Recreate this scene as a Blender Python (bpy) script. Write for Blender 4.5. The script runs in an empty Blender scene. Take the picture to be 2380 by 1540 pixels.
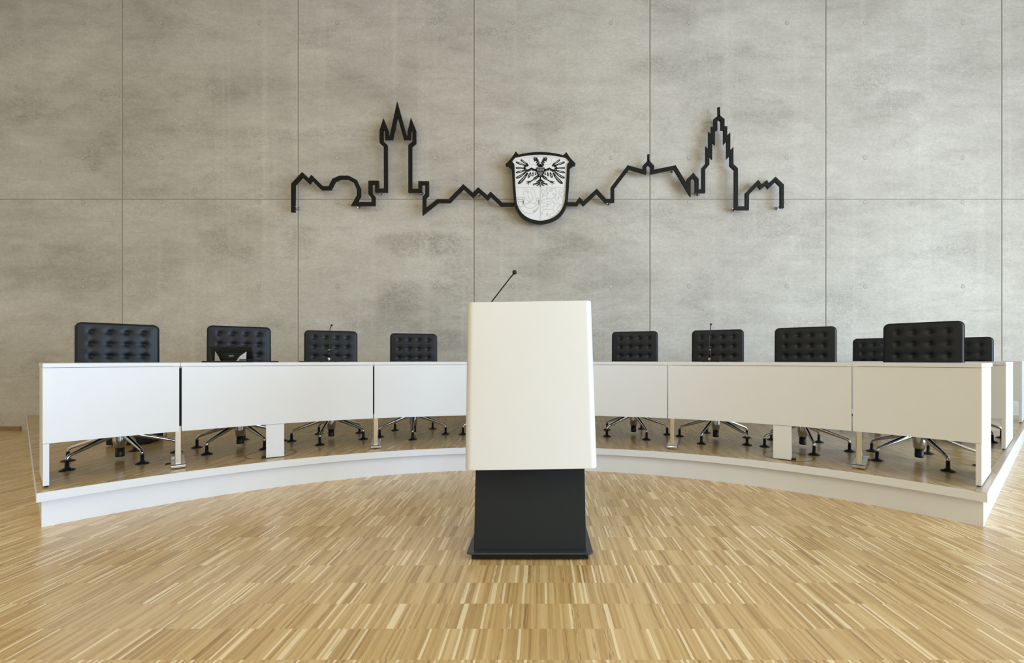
import bpy, math, random
from mathutils import Vector
random.seed(7)
C = bpy.context.scene.collection
SIN, COS, PI, R = math.sin, math.cos, math.pi, math.radians
OX, OY = -0.165, 0.28            # centre of the curved dais
ZP = 0.21                        # platform height
WALL = 5.85                      # face of the concrete wall
ZC = 0.977                       # lens height

# ------------------------------------------------------------------ helpers
class MB:
    """collects shapes and links them as ONE mesh object"""
    def __init__(s): s.v = []; s.f = []; s.m = []; s.sm = []
    def add(s, vs, fs, mi=0, smooth=False):
        o = len(s.v); s.v += [tuple(p) for p in vs]
        for f in fs: s.f.append([i + o for i in f]); s.m.append(mi); s.sm.append(smooth)
        return s
    def box(s, x0, x1, y0, y1, z0, z1, mi=0):
        vs = [(x, y, z) for z in (z0, z1) for y in (y0, y1) for x in (x0, x1)]
        return s.add(vs, [(0,2,3,1),(4,5,7,6),(0,1,5,4),(2,6,7,3),(0,4,6,2),(1,3,7,5)], mi)
    def obox(s, c, ax, ay, az, mi=0):
        c, ax, ay, az = map(Vector, (c, ax, ay, az))
        vs = [c + ax*i + ay*j + az*k for k in (-1,1) for j in (-1,1) for i in (-1,1)]
        return s.add(vs, [(0,2,3,1),(4,5,7,6),(0,1,5,4),(2,6,7,3),(0,4,6,2),(1,3,7,5)], mi)
    def lathe(s, prof, n=20, c=(0,0,0), mi=0, smooth=True):
        vs = []
        for r, z in prof:
            for i in range(n):
                a = 2*PI*i/n; vs.append((c[0]+r*COS(a), c[1]+r*SIN(a), c[2]+z))
        fs = []
        for k in range(len(prof)-1):
            for i in range(n):
                j = (i+1) % n; fs.append((k*n+i, k*n+j, (k+1)*n+j, (k+1)*n+i))
        s.add(vs, fs, mi, smooth)
        o = len(s.v) - len(vs)
        s.f.append([o+i for i in range(n)][::-1]); s.m.append(mi); s.sm.append(False)
        s.f.append([o+(len(prof)-1)*n+i for i in range(n)]); s.m.append(mi); s.sm.append(False)
        return s
    def tube(s, pts, rad, n=10, mi=0):
        pts = [Vector(p) for p in pts]
        if not isinstance(rad, (list, tuple)): rad = [rad]*len(pts)
        vs = []; up = Vector((0,0,1)); prev = None
        for i, p in enumerate(pts):
            t = (pts[min(i+1, len(pts)-1)] - pts[max(i-1, 0)]).normalized()
            if prev is None:
                prev = t.cross(up if abs(t.z) < .95 else Vector((1,0,0))).normalized()
            a = (prev - t*prev.dot(t)).normalized(); prev = a; b = t.cross(a)
            for k in range(n):
                q = 2*PI*k/n; vs.append(p + (a*COS(q) + b*SIN(q))*rad[i])
        fs = [(i*n+k, i*n+(k+1)%n, (i+1)*n+(k+1)%n, (i+1)*n+k) for i in range(len(pts)-1) for k in range(n)]
        s.add(vs, fs, mi, True)
        o = len(s.v) - len(vs)
        s.f.append([o+k for k in range(n)][::-1]); s.m.append(mi); s.sm.append(False)
        s.f.append([o+(len(pts)-1)*n+k for k in range(n)]); s.m.append(mi); s.sm.append(False)
        return s
    def arc(s, r0, r1, a0, a1, z0, z1, n=24, mi=0):
        """slab between two radii about the dais centre, angles in degrees from +Y to +X"""
        vs = []
        for i in range(n+1):
            a = R(a0 + (a1-a0)*i/n)
            for r in (r0, r1):
                for z in (z0, z1): vs.append((OX + r*SIN(a), OY + r*COS(a), z))
        fs = []
        for i in range(n):
            k = i*4; q = k+4
            fs += [(k, q, q+1, k+1), (k+2, k+3, q+3, q+2), (k+1, q+1, q+3, k+3), (k, k+2, q+2, q)]
        fs += [(0,1,3,2), (n*4, n*4+2, n*4+3, n*4+1)]
        return s.add(vs, fs, mi)
    def prism(s, poly, to3, d0, d1, mi=0):
        """extrude a 2-D outline; to3(x, y, d) maps it into space"""
        n = len(poly)
        vs = [to3(x, y, d0) for x, y in poly] + [to3(x, y, d1) for x, y in poly]
        fs = [list(range(n)), list(range(2*n-1, n-1, -1))]
        fs += [(i, i+n, (i+1)%n+n, (i+1)%n) for i in range(n)]
        return s.add(vs, fs, mi)
    def stroke(s, pts, w, to3, d0, d1, closed=False, taper=None, mi=0):
        """mitred ribbon along a path, extruded"""
        n = len(pts); P = [Vector((p[0], p[1])) for p in pts]; L = []; Rr = []
        for i in range(n):
            a = P[i-1] if (i > 0 or closed) else None
            b = P[(i+1) % n] if (i < n-1 or closed) else None
            d1_ = (P[i]-a).normalized() if a is not None else (b-P[i]).normalized()
            d2_ = (b-P[i]).normalized() if b is not None else d1_
            n1 = Vector((-d1_.y, d1_.x)); n2 = Vector((-d2_.y, d2_.x))
            m = n1 + n2
            m = n1 if m.length < 1e-6 else m.normalized()
            k = min(1/max(m.dot(n1), .12), 4.2)
            hw = w/2 * (taper[i] if taper else 1)
            L.append(P[i] + m*hw*k); Rr.append(P[i] - m*hw*k)
        vs = []
        for i in range(n):
            for q in (L[i], Rr[i]):
                for d in (d0, d1): vs.append(to3(q.x, q.y, d))
        fs = []
        for i in range(n if closed else n-1):
            k = i*4; q = ((i+1) % n)*4
            fs += [(k, q, q+2, k+2), (k+1, k+3, q+3, q+1), (k, k+1, q+1, q), (k+2, q+2, q+3, k+3)]
        if not closed:
            fs += [(0,2,3,1), ((n-1)*4, (n-1)*4+1, (n-1)*4+3, (n-1)*4+2)]
        return s.add(vs, fs, mi)
    def build(s, name, mats, parent=None, bevel=0, seg=2, local=False, fix=True):
        me = bpy.data.meshes.new(name)
        off = Vector((0,0,0))
        if parent is not None and not local:
            p = parent
            while p is not None: off += p.location; p = p.parent
        me.from_pydata([tuple(Vector(v) - off) for v in s.v], [], s.f); me.update()
        for m in (mats if isinstance(mats, (list, tuple)) else [mats]): me.materials.append(m)
        for i, p in enumerate(me.polygons): p.material_index = s.m[i]; p.use_smooth = s.sm[i]
        if fix:
            import bmesh
            bm = bmesh.new(); bm.from_mesh(me); bmesh.ops.recalc_face_normals(bm, faces=bm.faces); bm.to_mesh(me); bm.free()
        o = bpy.data.objects.new(name, me); C.objects.link(o)
        if parent is not None: o.parent = parent
        if bevel:
            b = o.modifiers.new('edge', 'BEVEL'); b.width = bevel; b.segments = seg; b.limit_method = 'ANGLE'; b.angle_limit = R(40)
        return o

def tag(o, label=None, cat=None, group=None, kind=None):
    if label: o['label'] = label
    if cat: o['category'] = cat
    if group: o['group'] = group
    if kind: o['kind'] = kind
    return o
def empty(name, loc, rz=0):
    o = bpy.data.objects.new(name, None); C.objects.link(o); o.location = loc; o.rotation_euler = (0,0,rz)
    o.empty_display_size = .1
    return o
def pol(r, th, z=0):
    return Vector((OX + r*SIN(R(th)), OY + r*COS(R(th)), z))

# ------------------------------------------------------------------ materials
def mat(name, col, rough=.5, metal=0, spec=.5, **kw):
    m = bpy.data.materials.new(name); m.use_nodes = True
    b = m.node_tree.nodes['Principled BSDF']
    b.inputs['Base Color'].default_value = (*col, 1); b.inputs['Roughness'].default_value = rough
    b.inputs['Metallic'].default_value = metal; b.inputs['Specular IOR Level'].default_value = spec
    return m
class NT:
    def __init__(s, m): s.t = m.node_tree; s.b = s.t.nodes['Principled BSDF']
    def n(s, ty, **kw):
        o = s.t.nodes.new(ty)
        for k, v in kw.items(): setattr(o, k, v)
        return o
    def l(s, a, b): s.t.links.new(a, b)
    def math(s, op, a, b=None, c=None):
        o = s.n('ShaderNodeMath', operation=op)
        for i, q in enumerate((a, b, c)):
            if q is None: continue
            if isinstance(q, (int, float)): o.inputs[i].default_value = q
            else: s.l(q, o.inputs[i])
        return o.outputs[0]
    def noise(s, vec, scale, detail=4, rough=.55, dist=0):
        o = s.n('ShaderNodeTexNoise'); o.inputs['Scale'].default_value = scale; o.inputs['Detail'].default_value = detail
        o.inputs['Roughness'].default_value = rough; o.inputs['Distortion'].default_value = dist; s.l(vec, o.inputs['Vector']); return o.outputs['Fac']
    def mapping(s, vec, sc, loc=(0,0,0)):
        o = s.n('ShaderNodeMapping'); o.inputs['Scale'].default_value = sc; o.inputs['Location'].default_value = loc; s.l(vec, o.inputs['Vector']); return o.outputs[0]
    def ramp(s, fac, stops, interp='LINEAR'):
        o = s.n('ShaderNodeValToRGB'); cr = o.color_ramp; cr.interpolation = interp
        while len(cr.elements) < len(stops): cr.elements.new(.5)
        for e, (p, c) in zip(cr.elements, stops):
            e.position = p; e.color = (*c, 1) if len(c) == 3 else c
        s.l(fac, o.inputs[0]); return o.outputs['Color']
    def mix(s, fac, a, b, mode='MIX'):
        o = s.n('ShaderNodeMix', data_type='RGBA', blend_type=mode)
        for i, q in ((0, fac), (6, a), (7, b)):
            if isinstance(q, (int, float)): o.inputs[i].default_value = q
            elif isinstance(q, tuple): o.inputs[i].default_value = (*q, 1)
            else: s.l(q, o.inputs[i])
        return o.outputs[2]
    def white(s, x, y=None):
        o = s.n('ShaderNodeTexWhiteNoise', noise_dimensions='2D' if y is not None else '1D')
        if y is None: s.l(x, o.inputs['W'])
        else:
            c = s.n('ShaderNodeCombineXYZ'); s.l(x, c.inputs[0]); s.l(y, c.inputs[1]); s.l(c.outputs[0], o.inputs['Vector'])
        return o.outputs['Value']

def parquet(name, gain=1.0, rough=.3):
    m = mat(name, (.5,.35,.2), rough, spec=.75); N = NT(m)
    pos = N.n('ShaderNodeNewGeometry').outputs['Position']
    sp = N.n('ShaderNodeSeparateXYZ'); N.l(pos, sp.inputs[0]); X, Y = sp.outputs[0], sp.outputs[1]
    row = N.math('FLOOR', N.math('DIVIDE', N.math('SUBTRACT', Y, .118), .16))
    xs = N.math('ADD', X, N.math('MULTIPLY', N.white(row), 5.0))
    wob = N.math('MULTIPLY', N.math('SUBTRACT', N.noise(N.mapping(pos, (9, 1.2, 1)), 3.0, 2), .5), .006)
    xs = N.math('ADD', xs, wob)
    c1 = N.math('FLOOR', N.math('DIVIDE', xs, .0092))
    c2 = N.math('FLOOR', N.math('DIVIDE', xs, .0262))
    w1 = N.white(c1, row); w2 = N.white(c2, N.math('ADD', row, 71.3))
    grain = N.noise(N.mapping(pos, (330, 13, 1)), 1.0, 5, .65)
    base = N.math('ADD', N.math('ADD', N.math('MULTIPLY', w1, .36), N.math('MULTIPLY', w2, .26)), N.math('MULTIPLY', grain, .42))
    g = gain
    col = N.ramp(base, [(.20, (.315*g,.187*g,.072*g)), (.38, (.445*g,.288*g,.120*g)), (.55, (.520*g,.353*g,.156*g)), (.75, (.605*g,.440*g,.225*g))])
    lite = N.math('GREATER_THAN', N.white(c1, N.math('ADD', row, 13.7)), .915)
    col = N.mix(N.math('MULTIPLY', lite, .75), col, (.80*g,.67*g,.44*g))
    dk = N.math('GREATER_THAN', N.white(c1, N.math('ADD', row, 37.1)), .93)
    dkn = N.ramp(N.noise(N.mapping(pos, (320, 16, 1)), 1.0, 3), [(.46, (0,0,0)), (.60, (1,1,1))])
    col = N.mix(N.math('MULTIPLY', N.math('MULTIPLY', dk, dkn), .60), col, (.19*g,.105*g,.045*g))
    big = N.noise(N.mapping(pos, (.7,.7,.7)), 1.0, 2)
    col = N.mix(1.0, col, N.ramp(big, [(.3, (.93,.93,.93)), (.7, (1.05,1.05,1.05))]), 'MULTIPLY')
    N.l(col, N.b.inputs['Base Color'])
    N.l(N.math('ADD', N.math('MULTIPLY', grain, .12), rough-.06), N.b.inputs['Roughness'])
    return m

STAINS = [(-1.56, 2.52, 0.75, 0.22, 1.0), (-1.91, 1.76, 0.55, 0.35, 0.8), (-1.15, 2.11, 0.4, 0.45, 0.7), (-4.31, 2.52, 0.35, 0.3, 0.8), (-6.04, 3.78, 0.4, 0.28, 0.75), (-7.0, 4.48, 0.45, 0.35, 0.7), (-4.37, 4.65, 0.7, 0.2, 0.8), (4.81, 4.42, 0.75, 0.18, 0.55), (0.43, 2.46, 0.6, 0.15, 0.55), (-3.26, 2.58, 0.3, 0.3, 0.6), (-6.3, 2.11, 0.8, 0.25, 0.6), (3.64, 2.58, 0.3, 0.15, 0.5), (-3.61, 1.41, 0.5, 0.3, 0.6), (-1.44, 1.23, 0.6, 0.2, 0.7), (-5.42, 3.28, 0.5, 0.2, 0.5), (1.77, 4.98, 0.8, 0.25, 0.35)]      # x, z, half width, half height, strength
def concrete(name):
    m = mat(name, (.36,.345,.31), .62, spec=.35); N = NT(m)
    pos = N.n('ShaderNodeNewGeometry').outputs['Position']
    sp = N.n('ShaderNodeSeparateXYZ'); N.l(pos, sp.inputs[0]); X, Z = sp.outputs[0], sp.outputs[2]
    px = N.math('DIVIDE', N.math('ADD', X, 5.694), 2.392)
    pc = N.math('FLOOR', px); pr = N.math('GREATER_THAN', Z, 3.144)
    tint = N.white(pc, pr)
    cloud = N.noise(N.mapping(pos, (.55, 1, 1.0), (3.1, 0, .7)), 1.3, 6, .6)
    streak = N.noise(N.mapping(pos, (1.3, 1, 4.6), (1.7, 0, 4.2)), 1.5, 7, .66, .5)
    f = N.math('ADD', N.math('MULTIPLY', cloud, .60), N.math('MULTIPLY', streak, .40))
    f = N.math('ADD', f, N.math('MULTIPLY', N.math('SUBTRACT', tint, .5), .055))
    col = N.ramp(f, [(.32, (.420,.392,.343)), (.46, (.535,.504,.450)), (.56, (.590,.560,.504)), (.70, (.670,.640,.580))])
    # patchy dark mottling, as left by the formwork
    mot = N.noise(N.mapping(pos, (.38, 1, .85), (9.3, 0, 2.2)), 1.6, 5, .65, .8)
    mg = N.noise(N.mapping(pos, (9, 1, 13)), 2.8, 6, .72, 1.6)
    mm = N.math('MULTIPLY', N.ramp(mot, [(.49, (0,0,0)), (.64, (1,1,1))]), N.ramp(mg, [(.43, (0,0,0)), (.58, (1,1,1))]))
    col = N.mix(N.math('MULTIPLY', mm, .50), col, (.275,.262,.226))
    # stains left where the formwork leaked
    tot = None
    worm = N.ramp(N.noise(N.mapping(pos, (5, 1, 8), (.3, 0, .9)), 2.2, 8, .78, 1.6), [(.44, (0,0,0)), (.57, (1,1,1))])
    Xw = N.math('ADD', X, N.math('MULTIPLY', N.math('SUBTRACT', N.noise(N.mapping(pos, (1.2, 1, 2.4), (6, 0, 2)), 1.6, 5, .6), .5), 1.3))
    Zw = N.math('ADD', Z, N.math('MULTIPLY', N.math('SUBTRACT', N.noise(N.mapping(pos, (1.2, 1, 2.4), (1, 0, 8)), 1.6, 5, .6), .5), .7))
    for x0, z0, a, b, k in STAINS:
        dx = N.math('POWER', N.math('ABSOLUTE', N.math('DIVIDE', N.math('SUBTRACT', Xw, x0), a)), 2.0)
        dz = N.math('POWER', N.math('ABSOLUTE', N.math('DIVIDE', N.math('SUBTRACT', Zw, z0), b)), 2.0)
        e = N.math('MULTIPLY', N.math('MAXIMUM', N.math('SUBTRACT', 1.0, N.math('ADD', dx, dz)), 0.0), k)
        tot = e if tot is None else N.math('MAXIMUM', tot, e)
    tot = N.math('MULTIPLY', tot, N.math('ADD', .35, N.math('MULTIPLY', mot, 1.1)))
    col = N.mix(N.math('MINIMUM', N.math('MULTIPLY', N.math('MULTIPLY', tot, N.math('ADD', N.math('MULTIPLY', worm, .75), .25)), .85), .8), col, (.265,.25,.21))
    thin = N.noise(N.mapping(pos, (1.1, 1, 20), (5.5, 0, 1.1)), 1.4, 6, .7, .8)
    col = N.mix(N.math('MULTIPLY', N.ramp(thin, [(.55, (0,0,0)), (.72, (1,1,1))]), .22), col, (.30,.285,.24))
    # pale vertical runs
    run = N.noise(N.mapping(pos, (5.5, 1, .12), (.4, 0, 0)), 1.0, 3, .5)
    col = N.mix(N.math('MULTIPLY', N.ramp(run, [(.56, (0,0,0)), (.74, (1,1,1))]), .34), col, (.70,.675,.61))
    fine = N.noise(N.mapping(pos, (1, 1, 1.5)), 30, 6, .78)
    col = N.mix(1.0, col, N.ramp(fine, [(.3, (.84,.84,.84)), (.7, (1.13,1.13,1.13))]), 'MULTIPLY')
    # faint seam between the two boards of each panel
    fr = N.math('ABSOLUTE', N.math('SUBTRACT', N.math('FRACT', px), .5))
    ln = N.math('LESS_THAN', fr, .0016)
    col = N.mix(N.math('MULTIPLY', ln, .35), col, (.58,.56,.50))
    # pale lip of cement paste along the left side of every joint
    lip = N.math('MULTIPLY', N.math('GREATER_THAN', N.math('FRACT', px), .9925), N.math('LESS_THAN', N.math('FRACT', px), .9966))
    col = N.mix(N.math('MULTIPLY', lip, .55), col, (.62,.60,.54))
    N.l(col, N.b.inputs['Base Color'])
    bp = N.n('ShaderNodeBump'); bp.inputs['Strength'].default_value = .12; bp.inputs['Distance'].default_value = .01
    N.l(N.math('ADD', fine, mg), bp.inputs['Height']); N.l(bp.outputs[0], N.b.inputs['Normal'])
    return m

def soft(name, col, rough, amt=.04, scale=60, spec=.5, bump=0, metal=0):
    """plain finish with a faint procedural unevenness"""
    m = mat(name, col, rough, metal, spec); N = NT(m)
    tc = N.n('ShaderNodeTexCoord').outputs['Object']
    f = N.noise(tc, scale, 3)
    lo = tuple(c*(1-amt) for c in col); hi = tuple(min(1, c*(1+amt)) for c in col)
    N.l(N.ramp(f, [(.3, lo), (.7, hi)]), N.b.inputs['Base Color'])
    if bump:
        bp = N.n('ShaderNodeBump'); bp.inputs['Strength'].default_value = bump; bp.inputs['Distance'].default_value = .002
        N.l(f, bp.inputs['Height']); N.l(bp.outputs[0], N.b.inputs['Normal'])
    return m

M = {}
M['parquet'] = parquet('oak_strip_parquet', 1.34, .25)
M['parquet_stage'] = parquet('oak_strip_parquet_stage', 1.05, .24)
M['concrete'] = concrete('cast_concrete')
M['joint'] = soft('joint_filler', (.33,.305,.25), .9)
M['plug'] = soft('tie_hole_plug', (.52,.495,.44), .8, .08, 90)
M['plug_rim'] = soft('tie_hole_rim', (.30,.28,.24), .9)
M['skirt'] = soft('skirting_oak', (.30,.185,.07), .4, .15, 30)
M['trim'] = soft('edge_oak', (.56,.45,.33), .28, .10, 40)
M['white'] = soft('white_laminate', (.77,.80,.865), .38, .006, 8, .45)
M['paint'] = soft('wall_paint', (.74,.68,.57), .8, .01, 5)
M['ceil'] = soft('ceiling_paint', (.36,.355,.34), .85, .01, 5)
M['leather'] = soft('navy_leather', (.0065,.009,.014), .42, .10, 160, .32, .05)
M['chrome'] = mat('polished_metal', (.64,.65,.67), .12, 1)
M['plastic'] = soft('black_plastic', (.009,.009,.010), .42, .05, 80, .35)
M['black'] = soft('black_powder_coat', (.008,.008,.007), .5, .06, 60, .22)
M['anth'] = soft('anthracite_coat', (.014,.0175,.0205), .5, .05, 120, .22)
M['plate'] = soft('anthracite_plate', (.034,.040,.048), .36, .05, 120, .5)
M['lectern'] = soft('lectern_white', (.69,.705,.72), .30, .005, 8, .5)
M['crest'] = soft('crest_white', (.86,.87,.89), .45, .006, 20)
M['rim'] = soft('outlet_rim', (.055,.040,.026), .5)
M['line'] = soft('engraved_line', (.30,.30,.30), .6)
M['greymetal'] = soft('grey_bracket', (.42,.40,.35), .4, .04, 90)
M['badge'] = soft('badge_blue', (.10,.17,.20), .4)
M['screen'] = mat('screen_glass', (.01,.01,.011), .12)
M['steel'] = mat('window_frame_metal', (.35,.36,.37), .4, .6)

# ------------------------------------------------------------------ setting
mb = MB(); mb.add([(-10,-9,0),(10.0,-9,0),(10.0,5.9,0),(-10,5.9,0)], [(0,1,2,3)])
tag(mb.build('floor', M['parquet']), 'pale oak strip parquet floor', None, kind='structure')

# concrete wall: cast panels with recessed joints and tie-hole plugs, one object
J = [-5.694 + 2.392*k for k in range(-2, 8)]
mb = MB(); g = .0085
mb.box(-10, 10.0, WALL+.005, WALL+.12, 0, 6.4, 1)
edges = [-10] + [j for j in J if -10 < j < 10.0] + [10.0]
for a, b in zip(edges[:-1], edges[1:]):
    for z0, z1 in ((0, 3.144-.004), (3.144+.004, 6.4)):
        mb.box(a+g, b-g, WALL, WALL+.013, z0, z1, 0)
for a in J:
    for fx in (.535, 1.862):
        x = a + fx
        if not -9.8 < x < 9.8: continue
        for z in (.62, 1.962, 3.108, 3.708, 5.545):
            n = 20; y0 = WALL-.0012
            ring = [(x+.0275*COS(2*PI*i/n), y0, z+.0275*SIN(2*PI*i/n)) for i in range(n)]
            inn = [(x+.0235*COS(2*PI*i/n), y0-.0006, z+.0235*SIN(2*PI*i/n)) for i in range(n)]
            bk = [(x+.0285*COS(2*PI*i/n), WALL+.001, z+.0285*SIN(2*PI*i/n)) for i in range(n)]
            mb.add(ring+inn+bk, [(i, (i+1)%n, n+(i+1)%n, n+i) for i in range(n)] + [(2*n+i, 2*n+(i+1)%n, (i+1)%n, i) for i in range(n)], 3)
            mb.add(inn, [list(range(n))], 2)
tag(mb.build('wall_back', [M['concrete'], M['joint'], M['plug'], M['plug_rim']]), 'tall cast concrete wall with panel joints and tie holes', None, kind='structure')
mb = MB(); mb.box(-10.2, -10, -9, 5.97, 0, 6.4); tag(mb.build('wall_left', M['paint']), kind='structure')
mb = MB(); mb.box(-10.2, 10.2, -9.2, -9, 0, 6.4); tag(mb.build('wall_front', M['paint']), kind='structure')
mb = MB(); mb.box(-10.2, 10.2, -9.2, 5.97, 6.4, 6.6); tag(mb.build('ceiling', M['ceil']), kind='structure')
mb = MB()
mb.box(10.0, 10.2, -9, 5.97, 0, .35); mb.box(10.0, 10.2, -9, 5.97, 4.3, 6.4)
mb.box(10.0, 10.2, -9, -8.2, .35, 4.3); mb.box(10.0, 10.2, 2.0, 5.97, .35, 4.3)
tag(mb.build('wall_right', M['paint']), kind='structure')
mb = MB()
for y in (-8.17, -6.14, -4.12, -2.08, -.05, 1.97): mb.box(10.05, 10.13, y-.03, y+.03, .35, 4.3)
for z in (.38, 4.27): mb.box(10.05, 10.13, -8.2, 2.0, z-.03, z+.03)
tag(mb.build('window_1', M['steel']), kind='structure')
mb = MB(); mb.box(-10, -7.06, WALL-.016, WALL, 0, .059)
tag(mb.build('baseboard_left', M['skirt']), 'golden oak skirting along the concrete wall left of the dais', None, kind='structure')
mb = MB(); mb.box(6.72, 10.0, WALL-.016, WALL, 0, .059)
tag(mb.build('baseboard_right', M['skirt']), kind='structure')

# dais: annular sector, closed by the wall
def sector(r, th, inset, z0, z1, mb, y1=WALL-.003, n=64):
    pts = [(OX + r*SIN(R(-th + 2*th*i/n)), OY + r*COS(R(-th + 2*th*i/n))) for i in range(n+1)]
    s50 = R(50.5)
    xr, yr = pts[-1]; t = (y1-yr)/COS(s50); pr = (xr + t*SIN(s50), y1)
    xl, yl = pts[0]; t = (y1-yl)/COS(s50); pl = (xl - t*SIN(s50), y1)
    # triangulate as strips from the front arc back to the wall line
    back = [(pl[0] + (pr[0]-pl[0])*i/n, y1) for i in range(n+1)]
    vs = [(x, y, z1) for x, y in pts] + [(x, y, z1) for x, y in back] + [(x, y, z0) for x, y in pts] + [(x, y, z0) for x, y in back]
    k = n+1
    fs = []
    for i in range(n):
        fs += [(i, i+1, k+i+1, k+i), (2*k+i, 3*k+i, 3*k+i+1, 2*k+i+1), (i, 2*k+i, 2*k+i+1, i+1), (k+i, k+i+1, 3*k+i+1, 3*k+i)]
    fs += [(0, k, 3*k, 2*k), (n, 2*k+n, 3*k+n, k+n)]
    return mb.add(vs, fs), pts, pl, pr
dais = empty('platform', (0, 4.2, 0)); tag(dais, 'low curved dais with white riser and oak parquet top', None, kind='structure')
m1, _, _, _ = sector(3.52, 50.95, 0, 0, ZP-.053, MB()); m1.build('riser', M['white'], dais)
m2, fp, pl, pr = sector(3.47, 51.3, 0, ZP-.053, ZP, MB()); m2.build('nosing', M['white'], dais, .0015)
m3, _, _, _ = sector(3.4755, 51.24, 0, ZP-.003, ZP+.0006, MB()); m3.build('deck', M['parquet_stage'], dais)
mb = MB()
for (x0, y0), (x1, y1), sgn in ((fp[-1], pr, -1),):
    w = .045; s50 = R(50.5)
    nx, ny = sgn*COS(s50)*1, SIN(s50)*1
    a = Vector((x0, y0, 0)); b = Vector((x1, y1, 0)); n_ = Vector((sgn*COS(s50), SIN(s50), 0))
    ins = Vector((sgn*.004, .004, 0))
    q = [a+ins, b+Vector((0,-.004,0)), b+n_*w+Vector((0,-.004-ny*w,0)), a+n_*w+ins]
    vs = [(p.x, p.y, ZP-.001) for p in q] + [(p.x, p.y, ZP+.0022) for p in q]
    mb.add(vs, [(3,2,1,0),(4,5,6,7),(0,1,5,4),(1,2,6,5),(2,3,7,6),(3,0,4,7)])
mb.build('edge_trim', M['trim'], dais)

# ------------------------------------------------------------------ desks
ZT = ZP + .74                     # desk top
def t_leg(root, th, name='leg'):
    """polished flat post on a flat foot"""
    er = Vector((SIN(R(th)), COS(R(th)), 0)); et = Vector((COS(R(th)), -SIN(R(th)), 0)); uz = Vector((0,0,1))
    m = MB(); m.obox(pol(3.668, th, ZP+.022+.135), et*.018, er*.028, uz*.133)
    post = m.build(name, M['chrome'], root, .004, 3)
    m = MB(); m.obox(pol(3.672, th, ZP+.292+.205), et*.030, er*.020, uz*.203); m.build('upright', M['plastic'], root)
    m = MB()
    n = 10
    prof = [(3.604, .010), (3.604, .028), (3.612, .034), (3.70, .040), (3.80, .042), (3.90, .040), (3.985, .034), (3.992, .028), (3.992, .010)]
    for r_, z_ in prof: pass
    vs = []
    for sd in (-1, 1):
        for r_, z_ in prof: vs.append(pol(r_, th, ZP+z_-.004) + et*.040*sd)
    k = len(prof)
    m.add(vs, [list(range(k)), list(range(2*k-1, k-1, -1))] + [(i, i+k, (i+1)%k+k, (i+1)%k) for i in range(k)])
    foot = m.build('foot', M['chrome'], post, .003, 3)
    for r_ in (3.63, 3.965): MB().lathe([(.016, 0), (.016, .007)], 14, pol(r_, th, ZP)).build('pad', M['plastic'], post)
    return post
def desk(a0, a1, label, r0=3.592, r1=4.17, ends='', t_legs=(), support=None, n=28, zt=ZT, depth=.50, top=(0, 0), group='white curved council desks'):
    mid = (a0+a1)/2
    root = empty('council_desk', pol(r0+.25, mid, ZP)); tag(root, label, 'desk', group)
    MB().arc(r0-.006, r1, a0-top[0], a1+top[1], zt-.025, zt, n).build('desk_top', M['white'], root, .0012)
    MB().arc(r0, r0+.019, a0+(.03 if 'l' not in ends else 0), a1-(.03 if 'r' not in ends else 0), ZP+.262, zt-.0268, n).build('front_panel', M['white'], root, .001)
    MB().arc(r0+.021, r0+.06, a0+.5, a1-.5, zt-.06, zt-.0251, n).build('frame', M['plastic'], root)
    for e in ends:
        th = a0 if e == 'l' else a1
        er = Vector((SIN(R(th)), COS(R(th)), 0)); et = Vector((COS(R(th)), -SIN(R(th)), 0)) * (1 if e == 'l' else -1)
        m = MB(); m.obox(pol(r0+.021+depth/2-.0105, th, (ZP+.012+zt-.026)/2) + et*.0135, et*.0125, er*(depth/2-.0105), (0,0,(zt-.026-ZP-.012)/2))
        ep = m.build('end_panel', M['white'], root, .001)
        # lower leg strip runs forward under the front panel
        m = MB(); m.obox(pol(r0+.010, th, (ZP+.012+ZP+.260)/2) + et*.0135, et*.0125, er*.0112, (0,0,.124))
        m.build('panel_edge', M['white'], ep, .0008)
        for r_ in (r0+.03, r0+depth-.05): MB().lathe([(.009, 0), (.009, .0125)], 12, pol(r_, th, ZP) + et*.0135).build('glide', M['plastic'], ep)
    for th in t_legs: t_leg(root, th)
    if support:
        s0, s1, side = support; ms = (s0+s1)/2
        er = Vector((SIN(R(ms)), COS(R(ms)), 0)); et = Vector((COS(R(ms)), -SIN(R(ms)), 0)); hw = 3.6*R(s1-s0)/2
        m = MB(); m.obox(pol(r0+.013, ms, ZP+.006+.127), et*hw, er*.006, (0,0,.127))
        m.obox(pol(r0+.06, ms, ZP+.006+.127) + et*(hw-.004), et*.004, er*.045, (0,0,.127))
        m.obox(pol(r0+.06, ms, ZP+.006+.127) - et*(hw-.004), et*.004, er*.045, (0,0,.127))
        sp_ = m.build('support_leg', M['white'], root, .001)
        m = MB(); m.obox(pol(r0+.045, ms, ZP+.007) + et*(hw*.55*side), et*(hw*.5+.027), er*.022, (0,0,.007))
        m.build('base_plate', M['plastic'], sp_, .002)
    return root
desk(-50.85, -40.88, 'white curved desk section at the far left end of the row, with one end panel', top=(0,.07), ends='l', t_legs=(-40.98,), n=16)
desk(-40.72, -20.46, 'white curved desk section left of the lectern, carrying the tilted black screen', top=(.07,.05), support=(-32.75, -30.85, -1))
desk(-20.34, 20.16, 'white curved desk section at the middle of the row, running behind the lectern', top=(.05,.03), t_legs=(-20.15,), n=48)
desk(20.24, 40.60, 'white curved desk section right of the lectern, in front of the right desk microphone', top=(.03,.03), t_legs=(20.75,), support=(32.8, 34.7, 1))
desk(40.68, 50.75, 'white curved desk section at the right end of the front row, with bright end panel', top=(.03,0), ends='r', t_legs=(41.2,), n=16)
desk(33.0, 50.7, 'second-row white desk whose end panel shows just past the front row', r0=5.25, r1=6.03, ends='r', depth=.76, group='white desks of the rear rows', n=20)
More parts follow.
